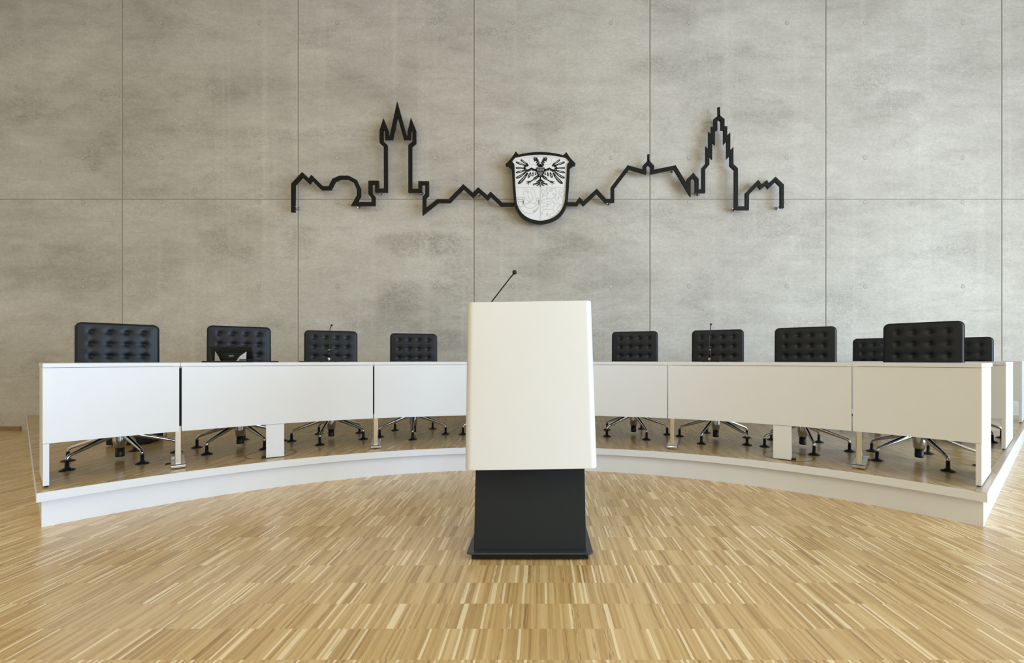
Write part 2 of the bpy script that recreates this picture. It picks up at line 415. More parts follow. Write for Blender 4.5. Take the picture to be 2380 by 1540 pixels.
desk(47.2, 50.6, 'rearmost white desk cut off by the right edge of the photo', r0=7.63, r1=8.05, ends='r', depth=.38, group='white desks of the rear rows', n=8)

# round parquet floor-outlet lids by the support legs
for th, r_, lab in ((-32.2, 3.765, 'round parquet floor outlet lid under the left desk support leg'), (34.2, 3.755, 'round parquet floor outlet lid under the right desk support leg')):
    c = pol(r_, th, ZP)
    root = empty('floor_outlet', c); tag(root, lab, 'floor outlet', 'round floor outlets in the dais')
    MB().lathe([(.172, 0), (.172, .0012)], 48, c).build('lid', M['parquet_stage'], root)
    n = 56; vs = []
    for i in range(n):
        a = 2*PI*i/n
        for rr, zz in ((.172, 0), (.172, .0022), (.1765, .0022), (.1765, 0)): vs.append((c.x+rr*COS(a), c.y+rr*SIN(a), c.z+zz))
    fs = [(i*4+k, ((i+1)%n)*4+k, ((i+1)%n)*4+(k+1)%4, i*4+(k+1)%4) for i in range(n) for k in range(4)]
    MB().add(vs, fs).build('rim', M['rim'], root)

# ------------------------------------------------------------------ chairs
def chair_meshes():
    me = {}
    # tufted backrest, face towards -Y, local z up; bottom at 0
    W, H, T, RC = .485, .57, .062, .042
    NX, NZ = 66, 76
    bx = [(-.5+f)*W for f in (.19, .40, .605, .81)]
    bz = [H-.074-.095*k for k in range(5)]
    def rr(u, w):            # square parameter -> rounded rectangle
        x, z = u*W/2, w*H/2
        ix, iz = W/2-RC, H/2-RC
        if abs(x) > ix and abs(z) > iz:
            dx, dz = abs(x)-ix, abs(z)-iz; m_ = max(dx, dz); l_ = math.hypot(dx, dz)
            if l_ > 1e-9: dx, dz = dx*m_/l_, dz*m_/l_
            x, z = math.copysign(ix+dx, x), math.copysign(iz+dz, z)
        return x, z + H/2
    def edge_d(x, z):        # distance to the outline
        zz = z - H/2; dx, dz = W/2-abs(x), H/2-abs(zz)
        if dx < RC and dz < RC: return max(0, RC - math.hypot(RC-dx, RC-dz))
        return max(0, min(dx, dz))
    mb = MB(); vs = []
    for side in (0, 1):
        for j in range(NZ+1):
            for i in range(NX+1):
                x, z = rr(-1+2*i/NX, -1+2*j/NZ)
                e = edge_d(x, z); q = min(e/.016, 1); dome = math.sqrt(max(0, 1-(1-q)**2))
                if side == 0:
                    y = -T/2*dome
                    inner = min(max((e-.02)/.05, 0), 1); y -= .006*inner
                    dent = 0; seam = 0
                    for zb in bz:
                        for xb in bx:
                            d2 = math.hypot(x-xb, (z-zb)*1.05)
                            dent = max(dent, .024*math.exp(-(d2/.015)**1.1))
                            if d2 < .004: dent = max(dent, .0195)
                        if bx[0] < x < bx[-1]: seam = max(seam, .0022*math.exp(-((z-zb)/.016)**2))
                    for xb in bx:
                        if bz[-1] < z < bz[0]: seam = max(seam, .0012*math.exp(-((x-xb)/.016)**2))
                    y += min(dent + seam, .029)
                else:
                    y = T/2*dome
                vs.append((x, y, z))
    K = (NX+1)*(NZ+1); fs = []
    for s_ in (0, 1):
        for j in range(NZ):
            for i in range(NX):
                a = s_*K + j*(NX+1)+i; f = (a, a+1, a+NX+2, a+NX+1); fs.append(f if s_ == 0 else f[::-1])
    per = [i for i in range(NX+1)] + [j*(NX+1)+NX for j in range(1, NZ+1)] + [NZ*(NX+1)+i for i in range(NX-1, -1, -1)] + [j*(NX+1) for j in range(NZ-1, 0, -1)]
    for a, b in zip(per, per[1:]+per[:1]): fs.append((a, K+a, K+b, b))
    mb.add(vs, fs, 0, True)
    me['backrest'] = mb
    # seat: plump square cushion
    mb = MB(); N = 20; vs = []; S = .235; Ts = .085
    for s_ in (1, -1):
        for j in range(N+1):
            for i in range(N+1):
                u, w = -1+2*i/N, -1+2*j/N
                k_ = 1/max(1, (abs(u)**8+abs(w)**8)**(1/8))
                e = 1-max(abs(u), abs(w))**6
                vs.append((u*k_*S, w*k_*S, s_*Ts/2*math.sqrt(max(e, 0)) if s_ < 0 else Ts/2*math.sqrt(max(e, 0))))
    K = (N+1)**2; fs = []
    for s_ in (0, 1):
        for j in range(N):
            for i in range(N):
                a = s_*K+j*(N+1)+i; f = (a, a+1, a+N+2, a+N+1); fs.append(f if s_ == 0 else f[::-1])
    mb.add(vs, fs, 0, True); me['seat'] = mb
    # bracket joining seat and back
    mb = MB(); mb.tube([(0, .05, .40), (0, .20, .405), (0, .255, .43), (0, .262, .52), (0, .266, .66)], [.022,.022,.022,.02,.016], 8)
    mb.tube([(-.19, .05, .385), (.19, .05, .385)], .016, 8)
    me['back_bracket'] = mb
    # column
    mb = MB(); mb.lathe([(.034, .090), (.041, .150), (.044, .21), (.046, .235), (.030, .245), (.026, .25), (.026, .40)], 24); me['column'] = mb
    mb = MB(); mb.lathe([(.0255, .022), (.027, .030), (.0265, .0905)], 20); me['column_sleeve'] = mb
    # leg along +X: ridged tapering arm with a turned-down tip
    mb = MB()
    secs = [(.020, .208, .019, .025), (.07, .189, .018, .023), (.15, .1605, .016, .0195), (.24, .1285, .0140, .0155), (.300, .1075, .0122, .0128), (.320, .0985, .0108, .0112), (.3305, .0845, .0105, .0105)]
    vs = []; n = 10
    for i, (x, z, wy, hz_) in enumerate(secs):
        ang = 0 if i < 5 else (R(38) if i == 5 else R(78))
        for k in range(n):
            a = 2*PI*k/n; dy = wy*COS(a); dn = hz_*SIN(a)
            if abs(SIN(a)) < .2: dy *= .9
            vs.append((x + dn*SIN(ang), dy, z + dn*COS(ang)))
    vs += [(.3325+.0103*COS(2*PI*k/n+PI/2)*0 + .0103*SIN(2*PI*k/n), .0103*COS(2*PI*k/n), .066) for k in range(n)]
    L = len(secs)+1
    fs = [(i*n+k, i*n+(k+1)%n, (i+1)*n+(k+1)%n, (i+1)*n+k) for i in range(L-1) for k in range(n)]
    mb.add(vs, fs, 0, True); mb.f += [list(range(n))[::-1], [(L-1)*n+k for k in range(n)]]; mb.m += [0, 0]; mb.sm += [False, False]
    me['leg'] = mb
    mb = MB(); mb.lathe([(.040, 0), (.041, .003), (.036, .008), (.018, .016), (.0118, .022), (.0112, .068)], 20, (.3325, 0, 0)); me['glide'] = mb
    return me
CM = chair_meshes()
MATS = {'backrest': M['leather'], 'seat': M['leather'], 'back_bracket': M['plastic'], 'column': M['chrome'], 'column_sleeve': M['plastic'], 'leg': M['chrome'], 'glide': M['plastic']}
def make_chair():
    root = empty('conference_chair', (0,0,0))
    for k in ('backrest', 'seat', 'back_bracket', 'column'):
        o = CM[k].build(k, MATS[k], root, local=True)
        if k == 'backrest': o.location = (0, .205, .47); o.rotation_euler = (R(-3.0), 0, 0)
        if k == 'seat': o.location = (0, -.02, .425)
        if k == 'column': CM['column_sleeve'].build('column_sleeve', MATS['column_sleeve'], o, local=True)
    lg = CM['leg'].build('leg', MATS['leg'], root, local=True); CM['glide'].build('glide', MATS['glide'], lg, local=True)
    for i in range(1, 5):
        l2 = lg.copy(); C.objects.link(l2); l2.parent = root
        g2 = lg.children[0].copy(); C.objects.link(g2); g2.parent = l2
    for i, l in enumerate([c for c in root.children if c.name.startswith('leg')]): l.rotation_euler = (0, 0, 2*PI*i/5)
    return root
def copy_tree(o, parent=None):
    c = o.copy(); C.objects.link(c); c.parent = parent
    for ch in list(o.children): copy_tree(ch, c)
    return c
proto = make_chair()
def set_chair(o, hub, th, phase, ztop, label, group, back_twist=0):
    o.location = (hub[0], hub[1], ZP); o.rotation_euler = (0, 0, R(-th))
    dz = ztop - (ZP + 1.0415); i = 0
    for c in o.children:
        b = c.name.split('.')[0]
        if b == 'leg': c.rotation_euler = (0, 0, R(phase + th) + 2*PI*i/5); i += 1
        elif b in ('backrest',): c.location = (0, .205, .47+dz)
        elif b == 'seat': c.location = (0, -.02, .425+dz)
        elif b == 'back_bracket': c.location = (0, 0, dz)
    tag(o, label, 'chair', group)
G1 = 'tufted chairs behind the front desk row'; G2 = 'tufted chairs of the second row'
CH = [((-3.216,3.287), -45.4, -169.0, 1.262, 'tufted navy leather chair at the far left desk section, leftmost of all', G1),
 ((-2.643,3.782), -35.3, -168.4, 1.279, 'tufted navy leather chair directly behind the tilted black screen', G1),
 ((-2.022,4.152), -25.6, -152.0, 1.264, 'tufted navy leather chair directly behind the left desk microphone', G1),
 ((-1.301,4.396), -15.4, -146.8, 1.251, 'tufted navy leather chair standing nearest the lectern on its left', G1),
 ((-.520,4.556), -4.9, -143.9, 1.262, 'chair hidden behind the white lectern except for one leg and glide', G1),
 ((.949,4.403), 15.1, -152.9, 1.274, 'tufted black leather chair standing nearest the lectern on its right', G1),
 ((1.675,4.119), 25.6, -133.3, 1.271, 'tufted black leather chair directly behind the right desk microphone', G1),
 ((2.283,3.752), 35.2, -179.8, 1.270, 'tufted black leather chair above the right white support leg', G1),
 ((2.863,3.256), 45.5, -176.9, 1.270, 'large tufted black leather chair at the right end, covering two chairs behind', G1),
 ((3.696,4.721), 41.0, -8.0, 1.215, 'rear tufted black chair peeking out left of the large right-hand chair', G2),
 ((4.15,4.28), 47.2, -19.8, 1.199, 'rear tufted black chair peeking out right of the large right-hand chair', G2)]
for i, a in enumerate(CH):
    set_chair(proto if i == 0 else copy_tree(proto), *a)

# ------------------------------------------------------------------ lectern
LX, LY = -.053, 2.30
lec = empty('lectern', (LX, LY, 0)); tag(lec, 'white lectern with dark grey foot standing in front of the curved desks', 'lectern')
lean = .13/.796
mb = MB()                                   # plinth and little feet
mb.box(LX-.283, LX+.283, 2.082, 2.46, .008, .036)
pln = mb.build('plinth', M['black'], lec, .002)
for x in (-.25, .25):
    for y in (2.13, 2.43): MB().lathe([(.015, 0), (.015, .009)], 12, (LX+x, y, 0)).build('foot', M['plastic'], pln)
def rrect(x0, x1, y0, y1, r, n=6):
    out = []
    for cx_, cy_, a0 in ((x1-r, y1-r, 0), (x0+r, y1-r, 90), (x0+r, y0+r, 180), (x1-r, y0+r, 270)):
        for i in range(n+1):
            a = R(a0+90*i/n); out.append((cx_+r*COS(a), cy_+r*SIN(a)))
    return out
mb = MB(); mb.prism(rrect(LX-.305, LX+.3055, 2.066, 2.52, .02), lambda x, y, d: (x, y, d), .036, .045)
mb.build('base_plate', M['plate'], lec, .002)
mb = MB(); hw = .274; vs = []
for z in (.045, .62):
    y = 2.10 + lean*(z-.045)
    for yy in (y, y+.20):
        for x in (LX-hw, LX+hw): vs.append((x-.001*(z > .3), yy, z))
mb.add(vs, [(0,1,3,2),(4,6,7,5),(0,4,5,1),(2,3,7,6),(0,2,6,4),(1,5,7,3)])
mb.build('column', M['anth'], lec, .002)
# shroud: bent shell open to the back, leaning away from the room
ro = .034; hw = .310; dp = .40; th_ = .012
out = []; 
def ushape(hw, r, y0, y1, n=8):
    p = [(-hw, y1), (-hw, y0+r)]
    p += [(-hw+r-r*COS(R(90*i/n)), y0+r-r*SIN(R(90*i/n))) for i in range(1, n+1)]
    q = [(-x, y) for x, y in p[::-1]]
    return p + q
oo = ushape(hw, ro, 0, dp); ii = ushape(hw-th_, ro-th_, th_, dp)
roll = R(.85)
def sh(x, y, z):
    y = y + 2.0 + lean*(z-.464); zc = .86
    xx = x*COS(roll) - (z-zc)*SIN(roll); zz = zc + x*SIN(roll) + (z-zc)*COS(roll)
    return (LX + xx + .001, y, zz)
vs = []
for z in (.462, 1.262):
    for p in oo: vs.append(sh(p[0], p[1], z - (.0 if z < 1 else 0)))
    for p in ii: vs.append(sh(p[0], p[1], z))
n = len(oo); fs = []
for i in range(n-1):
    fs += [(i, i+1, 2*n+i+1, 2*n+i), (n+i, 3*n+i, 3*n+i+1, n+i+1), (i, n+i, n+i+1, i+1), (2*n+i, 2*n+i+1, 3*n+i+1, 3*n+i)]
fs += [(0, 2*n, 3*n, n), (n-1, 2*n-1, 4*n-1, 3*n-1)]
mb = MB(); mb.add(vs, fs)
o = mb.build('front_shell', M['lectern'], lec, .003, 3)
for p in o.data.polygons: p.use_smooth = True
o.modifiers['edge'].harden_normals = True
mb = MB()                                   # reading shelf inside the shell
vs = [sh(x, y, z) for x in (-.295, .295) for y, z in ((.016, 1.19), (.39, 1.10), (.39, 1.08), (.016, 1.17))]
mb.add(vs, [(0,1,2,3),(7,6,5,4),(0,4,5,1),(1,5,6,2),(2,6,7,3),(3,7,4,0)])
mb.build('reading_shelf', M['anth'], lec, .001)
mb = MB(); mb.tube([(-.302, 2.33, 1.145), (-.301, 2.345, 1.22), (-.286, 2.349, 1.262), (-.262, 2.35, 1.297), (-.215, 2.35, 1.358), (-.172, 2.35, 1.413), (-.160, 2.35, 1.428), (-.150, 2.346, 1.437)], [.008, .0045, .0036, .0034, .0034, .0034, .0036, .0042], 10)
ms = mb.build('microphone_stem', M['plastic'], lec)
mb = MB(); c = Vector((-.1425, 2.335, 1.446))
prof = [(.0001, -.0125), (.007, -.0105), (.0112, -.005), (.0122, .001), (.0108, .0065), (.006, .0112), (.0001, .0125)]
mb.lathe(prof, 18, c); mb.build('microphone_head', M['plastic'], ms)

# ------------------------------------------------------------------ desk microphones, screen, cables
def desk_mic(th, r, label, stem, head, cable, wbase):
    c = pol(r, th, ZT); er = Vector((SIN(R(th)), COS(R(th)), 0)); et = Vector((COS(R(th)), -SIN(R(th)), 0)); uz = Vector((0,0,1))
    root = empty('desk_microphone', c); tag(root, label, 'microphone', 'gooseneck microphones on the desks')
    m = MB(); vs = []
    for s_ in (-1, 1):
        for r_, z_ in ((-.045, .004), (-.045, .046), (.03, .034), (.075, .012), (.075, .004)): vs.append(c + et*(s_*wbase/2) + er*r_ + uz*z_)
    m.add(vs, [(0,1,2,3,4), (9,8,7,6,5)] + [(i, (i+1)%5, (i+1)%5+5, i+5) for i in range(5)])
    bo = m.build('base', M['plastic'], root, .002)
    for s_ in (-1, 1):
        for r_ in (-.035, .06): MB().lathe([(.008, 0), (.008, .0045)], 10, c + et*(s_*wbase*.38) + er*r_).build('foot', M['plastic'], bo)
    p0 = c + et*stem[0][0] + er*stem[0][1]
    m = MB(); m.lathe([(.0095, .036), (.0095, .101)], 16, p0); so = m.build('stem_socket', M['plastic'], root)
    m = MB(); m.lathe([(.0098, .0), (.0102, .003), (.0098, .006)], 16, p0 + uz*.101); m.build('ring', M['chrome'], so)
    m = MB(); m.tube([c + et*a + er*b + uz*z for a, b, z in stem[1:]], .0037, 8); m.build('gooseneck', M['plastic'], root)
    m = MB(); a, b, z = head; p = c + et*a + er*b + uz*z
    m.lathe([(.0001,-.010), (.006,-.008), (.0088,0), (.006,.008), (.0001,.010)], 14, p); m.build('microphone_head', M['plastic'], root)
    m = MB()
    q = c - er*.047 + uz*.026 + et*stem[0][0]
    vs = []
    m.tube([q + er*.004, q - er*.010], .0105, 14); cn = m.build('connector', M['chrome'], root)
    m = MB(); m.tube([q - er*.006, q - er*.02] + [c + et*a + er*b + uz*z for a, b, z in cable], .0036, 8); m.build('cable', M['plastic'], root)
desk_mic(-25.9, 3.86, 'gooseneck microphone standing on the desk left of the lectern', [(.003, -.012), (.003,-.012,.10), (.005,-.012,.16), (.008,-.012,.24), (.012,-.012,.29), (.018,-.018,.313)], (.024,-.028,.318),
  [(-.03,-.09,.012), (-.08,-.115,.006), (-.16,-.135,.0045), (-.215,-.14,.0045)], .150)
desk_mic(25.35, 3.86, 'gooseneck microphone standing on the desk right of the lectern', [(-.006, -.012), (-.006,-.012,.10), (-.012,-.012,.125), (-.013,-.012,.18), (-.004,-.012,.27), (.001,-.014,.315)], (.003,-.018,.326),
  [(.03,-.09,.012), (.07,-.11,.006), (.13,-.11,.010), (.175,-.10,.017), (.22,-.10,.012), (.25,-.10,.005)], .152)

th = -36.4; r_ = 3.86
c = pol(r_, th, ZT); er = Vector((SIN(R(th)), COS(R(th)), 0)); uz = Vector((0,0,1))
# the screen is turned square to the room rather than to the desk
er = Vector((SIN(R(-9)), COS(R(-9)), 0)); et = Vector((COS(R(-9)), -SIN(R(-9)), 0))
scr = empty('tilted_screen', c); tag(scr, 'black tilted monitor seen from behind on the left desk', 'monitor')
up = (er*-.30 + uz*.80).normalized(); nb = up.cross(et).normalized()      # leans towards the room
def sp(a, u, d=0): return c + et*a + up*u + nb*d + uz*.012 + er*.06
m = MB(); m.obox(sp(.004, .062), et*.150, up*.060, nb*.007); m.build('screen_panel', M['plastic'], scr, .003)
m = MB(); m.obox(sp(.004, .062, -.0082 if nb.y < 0 else .0082), et*.140, up*.052, nb*.0012); m.build('display_glass', M['screen'], scr)
m = MB()
q = c + er*.012 + et*.012
for k in range(6):
    z = .012 + k*.0135
    m.obox(q + uz*z + er*(.012+.006*k), et*(.083+.004*k), er*.022, uz*.0052)
m.obox(q + uz*.046 + er*.05, et*.088, er*.03, uz*.042)
hs = m.build('back_housing', M['plastic'], scr, .001)
for s_ in (-1, 1):
    m = MB()
    A = q + et*(s_*.112) - er*.015; 
    pts = [A + uz*.006, A + uz*.084 + er*.005, q + et*(s_*.076) - er*.035 + uz*.046, q + et*(s_*.055) - er*.045 + uz*.006]
    vs = pts + [p + er*.004 for p in pts]
    m.add(vs, [(0,1,2,3),(7,6,5,4),(0,4,5,1),(1,5,6,2),(2,6,7,3),(3,7,4,0)])
    m.build('side_bracket', M['greymetal'], scr)
m = MB(); n = 18
ring = [q + et*(.019*COS(2*PI*i/n)) + uz*(.050+.0075*SIN(2*PI*i/n)) - er*.004 for i in range(n)]
m.add(ring + [p + er*.01 for p in ring], [list(range(n)), list(range(2*n-1, n-1, -1))] + [(i, i+n, (i+1)%n+n, (i+1)%n) for i in range(n)])
m.build('badge', M['badge'], hs)
m = MB(); m.obox(c + uz*.005 - er*.01, et*.155, er*.06, uz*.005); m.build('foot', M['plastic'], scr, .002)
m = MB(); m.tube([c + et*.10 - er*.05 + uz*.018, c + et*.17 - er*.055 + uz*.020, c + et*.24 - er*.05 + uz*.016, c + et*.30 - er*.03 + uz*.006, c + et*.36 + uz*.004], .0045, 8); m.build('cable', M['plastic'], scr)

def cable(name, pts, label, rad=.004):
    cu = MB()
    P = [Vector(p) for p in pts]; Q = []
    for i in range(len(P)-1):
        a = P[max(i-1,0)]; b = P[i]; d = P[i+1]; e = P[min(i+2, len(P)-1)]
        for k in range(6):
            t = k/6; Q.append(.5*((2*b) + (d-a)*t + (2*a-5*b+4*d-e)*t*t + (3*b-a-3*d+e)*t**3))
    Q.append(P[-1]); cu.tube(Q, rad, 8); o = cu.build(name, M['plastic']); return tag(o, label, 'cable')
cable('power_cable', [pol(3.70, -7.75, ZT+.004), pol(3.715, -7.2, ZT+.008), pol(3.76, -6.4, ZT+.016), pol(3.84, -5.4, ZT+.012), pol(3.9, -4.4, ZT+.005)], 'black cable end on the desk just left of the lectern', .0045)

# dark box and its cables on the dais behind the far-left chair
bx = empty('equipment_box', (-3.70, 3.93, ZP)); tag(bx, 'flat dark grey equipment box on the dais behind the leftmost chair', 'box')
m = MB(); a = Vector((.97, .24, 0)); b = Vector((-.24, .97, 0))
m.obox((-3.70, 3.93, ZP+.055), a*.15, b*.13, uz*.047); m.build('housing', M['anth'], bx, .012, 3)
for i in (-1, 1):
    for j in (-1, 1): MB().lathe([(.014, 0), (.014, .009)], 12, Vector((-3.70, 3.93, ZP)) + a*(.11*i) + b*(.09*j)).build('foot', M['plastic'], bx)
def fl(u, v, z=ZP+.004):
    d = (ZC-z)*1000/(v-833.5); return ((u-1257)*d/1000, d, z)
cable('power_cable', [fl(311, 1026.5), fl(318, 1026), fl(345, 1025), fl(368, 1021), fl(383, 1014), fl(387, 1008, ZP+.02), fl(380, 1003, ZP+.03), fl(360, 1003)], 'thin black cable looping over the dais beside the leftmost chair', .0035)
cable('power_cable', [fl(385, 1078), fl(391, 1076.6), fl(398, 1076), fl(410, 1076)], 'short black cable end by the polished foot of the left desk', .004)

# ------------------------------------------------------------------ skyline sculpture and coat of arms
K = .00573                                   # metres per photo pixel at the sculpture's depth
YF, YB = 5.728, 5.758
def wallmap(u, v, d): return ((u-1257)*K, d, ZC + (833.5-v)*K)
s1 = 5.1325; s2 = 4.9583; s4 = 5.2889
P1 = [(157,1400),(160,1068),(268,952),(351,1030),(380,988),(505,1112),(597,1112),(645,1018),(718,985),(812,985),(900,1030),(943,1125),(943,1205),(888,1300),(1117,1300),(1117,1222),(1080,1180),(1080,1046),(1158,1046),(1158,1140),(1265,1140),(1263,608),(1213,563),(1213,425),(1239,345),(1277,440),(1280,511),(1330,511),(1403,170),(1497,511),(1545,511),(1547,440),(1570,345),(1604,430),(1604,565),(1556,610),(1556,1143),(1675,1143),(1675,1052),(1757,1052),(1757,1190),(1725,1225),(1725,1393)]
P1 = [(650+x/s1, 220+y/s1) for x, y in P1]
P1 += [(1000+x/s2, 330+y/s2) for x, y in [(85,678),(220,678),(382,512),(492,612),(553,548),(660,640),(697,600),(822,718),(970,718)]]
P2 = [(1000+x/s2, 330+y/s2) for x, y in [(1577,713),(1685,713),(1722,665),(1765,708),(1917,565),(2020,675),(2100,675),(2100,530)]]
P2 += [(1400+x/s4, 230+y/s4) for x, y in [(320,838),(519,895),(519,828),(567,778),(614,828),(614,895),(890,838),(1063,1122),(1063,992),(1117,938),(1162,990),(1162,1130),(1243,1130),(1243,855),(1293,798),(1293,640),(1328,680),(1328,462),(1362,502),(1362,360),(1392,360),(1392,255),(1435,222),(1480,258),(1480,357),(1513,357),(1513,502),(1551,462),(1551,682),(1589,642),(1589,808),(1645,860),(1645,1340),(1780,1340),(1780,1165),(1915,1027),(1950,1080),(2017,1027),(2043,1068),(2130,985),(2210,1062),(2210,1340)]]
def sky(name, path, label, stand, extra=()):
    x, _, z = wallmap(path[len(path)//2][0], 470, 0)
    root = empty(name, (x, WALL, z)); tag(root, label, 'wall sculpture', 'skyline sculptures on the concrete wall')
    m = MB(); m.stroke(path, 8.6, wallmap, YF, YB)
    m.build('skyline_bar', M['black'], root, .0012)
    for pth, w in extra:
        m = MB(); m.stroke(pth, w, wallmap, YF, YB); m.build('spire_rod', M['black'], root, .0012)
    for u, v in stand:
        m = MB(); a = Vector(wallmap(u, v, YB)); b = Vector((a.x, WALL-.003, a.z)); m.tube([a, b], .016, 14)
        m.tube([b - Vector((0,.012,0)), b], .022, 14); m.build('standoff', M['chrome'], root)
z1 = lambda x, y: (650+x/s1, 220+y/s1)
z4 = lambda x, y: (1400+x/s4, 230+y/s4)
sky('skyline_sculpture', P1, 'black outline of a pointed castle tower and gables, left of the coat of arms', [z1(165,1322), z1(905,1304), z1(1175,1142), z1(1672,1143), (1112, 444.5)])
sky('skyline_sculpture', P2, 'black outline of a stepped spire and roofs, right of the coat of arms', [(1418, 466), z4(312,855), z4(890,845), z4(1215,1132), z4(1430,235), z4(1660,1325), z4(2205,1308)],
    [([z4(1437,212), z4(1432,100)], 5.2), ([z4(567,768), z4(567,678)], 4.6)])

KS = .00570; YS = 5.70
q3 = 8.105
def cm(x, y, d): return ((1160 + x/q3 - 1257)*KS, d, ZC + (833.5 - 335 - y/q3)*KS)
arms = empty('coat_of_arms', cm(778, 800, WALL)); tag(arms, 'shield-shaped coat of arms with black frame and two-headed eagle', 'coat of arms')
def qb(p0, p1, p2, n=8): return [((1-t)**2*p0[0]+2*t*(1-t)*p1[0]+t*t*p2[0], (1-t)**2*p0[1]+2*t*(1-t)*p1[1]+t*t*p2[1]) for t in [i/n for i in range(n+1)]]
top = qb((327,207), (780,78), (1250,217), 16)
outer = top + [(1262,136)] + qb((1262,136), (1330,262), (1442,360), 8)[1:] + [(1434,380)] + qb((1434,380), (1345,383), (1334,410), 5)[1:]
outer += qb((1334,410), (1322,760), (1296,1050), 6)[1:] + qb((1296,1050), (1230,1460), (780,1486), 14)[1:] + qb((780,1486), (330,1460), (276,1050), 14)[1:] + qb((276,1050), (250,720), (236,405), 6)[1:]
outer += qb((236,405), (225,383), (122,385), 5)[1:] + qb((122,370), (228,285), (314,131), 8)
inner = qb((302,246), (780,128), (1263,250), 16) + [(1330,322)] + qb((1330,322), (1285,345), (1281,400), 6)[1:]
inner += qb((1281,400), (1266,760), (1243,1040), 6)[1:] + qb((1243,1040), (1180,1412), (778,1440), 14)[1:] + qb((778,1440), (375,1412), (324,1040), 14)[1:] + qb((324,1040), (300,760), (289,400), 6)[1:]
inner += qb((289,400), (285,345), (236,325), 6)[1:]
m = MB(); m.prism(outer, cm, YS+.028, YS+.065); m.build('back_plate', M['black'], arms)
# frame: ribbon between the two outlines, resampled by angle about the middle
def resamp(poly, n):
    cx_, cy_ = 778, 800; out = []
    N_ = len(poly)
    for i in range(n):
        a = 2*PI*i/n; dx, dy = COS(a), SIN(a); best = None
        for k in range(N_):
            x0, y0 = poly[k]; x1, y1 = poly[(k+1) % N_]
            ex, ey = x1-x0, y1-y0; den = dx*ey - dy*ex
            if abs(den) < 1e-9: continue
            t = ((x0-cx_)*ey - (y0-cy_)*ex)/den; s_ = ((x0-cx_)*dy - (y0-cy_)*dx)/den
            if t > 0 and -1e-9 <= s_ <= 1+1e-9 and (best is None or t > best): best = t
        out.append((cx_+dx*best, cy_+dy*best))
    return out
NA = 360
ao, ai = resamp(outer, NA), resamp(inner, NA)
vs = [cm(*p, YS) for p in ao] + [cm(*p, YS) for p in ai] + [cm(*p, YS+.03) for p in ao] + [cm(*p, YS+.03) for p in ai]
fs = []
for i in range(NA):
    j = (i+1) % NA
    fs += [(i, j, NA+j, NA+i), (i, 2*NA+i, 2*NA+j, j), (NA+i, NA+j, 3*NA+j, 3*NA+i)]
m = MB(); m.add(vs, fs); m.build('frame', M['black'], arms)
YW = YS+.018
m = MB(); m.prism(inner, cm, YW, YS+.03); pan = m.build('shield_panel', M['crest'], arms)
mir = lambda pts: [(1556-x, y) for x, y in pts]
# lines: quartering and upper border
m = MB()
m.stroke([(306,799), (1254,799)], 5, cm, YW-.0012, YW+.001); m.stroke([(775,799), (773,1436)], 6, cm, YW-.0012, YW+.001)
m.stroke(qb((250,312), (300,292), (420,262), 6) + qb((420,262), (780,168), (1150,262), 14)[1:] + qb((1150,262), (1260,285), (1318,318), 6)[1:], 3, cm, YW-.0010, YW+.001)
m.build('dividing_lines', M['line'], pan)
# double-headed eagle, raised black
eb = MB(); ew = MB(); e0, e1 = YW-.004, YW+.001
def both(pts, mb_=eb, d0=e0):
    mb_.prism(pts, cm, d0, e1); mb_.prism(mir(pts)[::-1], cm, d0, e1)
def sboth(pts, w, mb_=eb, d0=e0, taper=None):
    mb_.stroke(pts, w, cm, d0, e1, taper=taper); mb_.stroke(mir(pts), w, cm, d0, e1, taper=taper)
eb.prism([(735,408), (697,432), (694,490), (712,545), (742,592), (778,612), (814,592), (844,545), (862,490), (859,432), (821,408), (800,392), (756,392)], cm, e0, e1)
both([(776,412), (738,398), (700,386), (722,352), (692,338), (712,314), (690,300), (668,316), (652,304), (668,292), (640,262), (664,254), (652,230), (692,242), (728,238), (716,264), (748,288), (732,304), (766,324), (756,350), (792,376)])
sboth([(705,482), (650,474), (608,452), (572,476), (520,494), (490,470), (484,425), (510,388), (546,392), (540,412)], 38, taper=[1.15,1.2,1.15,1.1,1.2,1.2,1.1,.9,.6,.2])
F = [((545,372),(470,330),(408,282),30),((500,388),(410,365),(318,324),32),((478,440),(400,446),(314,436),30),((480,482),(400,512),(316,524),32),((500,512),(420,590),(322,628),38),((535,528),(470,650),(360,732),46),((592,522),(578,570),(552,618),36),((640,520),(636,560),(624,592),32),((684,520),(690,545),(684,572),26)]
for a, b, c_, w in F:
    p = qb(a, b, c_, 7)
    sboth(p, w*1.18, taper=[.55,.65,.75,.85,.95,1.0,.95,.5])
    sboth(p[2:7], w*.20, ew, e0-.0012, taper=[.6,1,1,1,.7])
sboth([(742,585), (700,620), (655,650)], 52, taper=[.8,1,.8]); sboth([(665,650), (610,682), (556,700)], 17)
for t in ((508,690), (515,740), (556,756), (598,722), (560,680)): sboth([(552,704), ((552+t[0])/2+4, (704+t[1])/2-5), t], 11, taper=[1,1,.4])
for t in ((497,705,18,36), (540,765,14,26), (608,728,14,26)):
    sboth([(t[0]+t[2]*COS(q)*.7, t[1]+t[3]*SIN(q)*.7) for q in [2*PI*k/10 for k in range(11)]], 2.5, mb_=ew, d0=YW-.0008)
eb.stroke([(778,605), (778,700), (778,788)], 30, cm, e0, e1, taper=[.8,1,.9])
sboth(qb((775,650), (740,690), (694,702), 6), 22, taper=[.6,.9,1,1,.9,.7,.3]); sboth(qb((772,690), (720,740), (650,742), 6) + [(648,770)], 26, taper=[.5,.8,1,1,1,.9,.7,.3]); sboth(qb((772,720), (740,760), (700,774), 5), 20, taper=[.5,.9,1,1,.8,.3])
ew.stroke([(778,690), (778,772)], 6, cm, e0-.0012, e1)
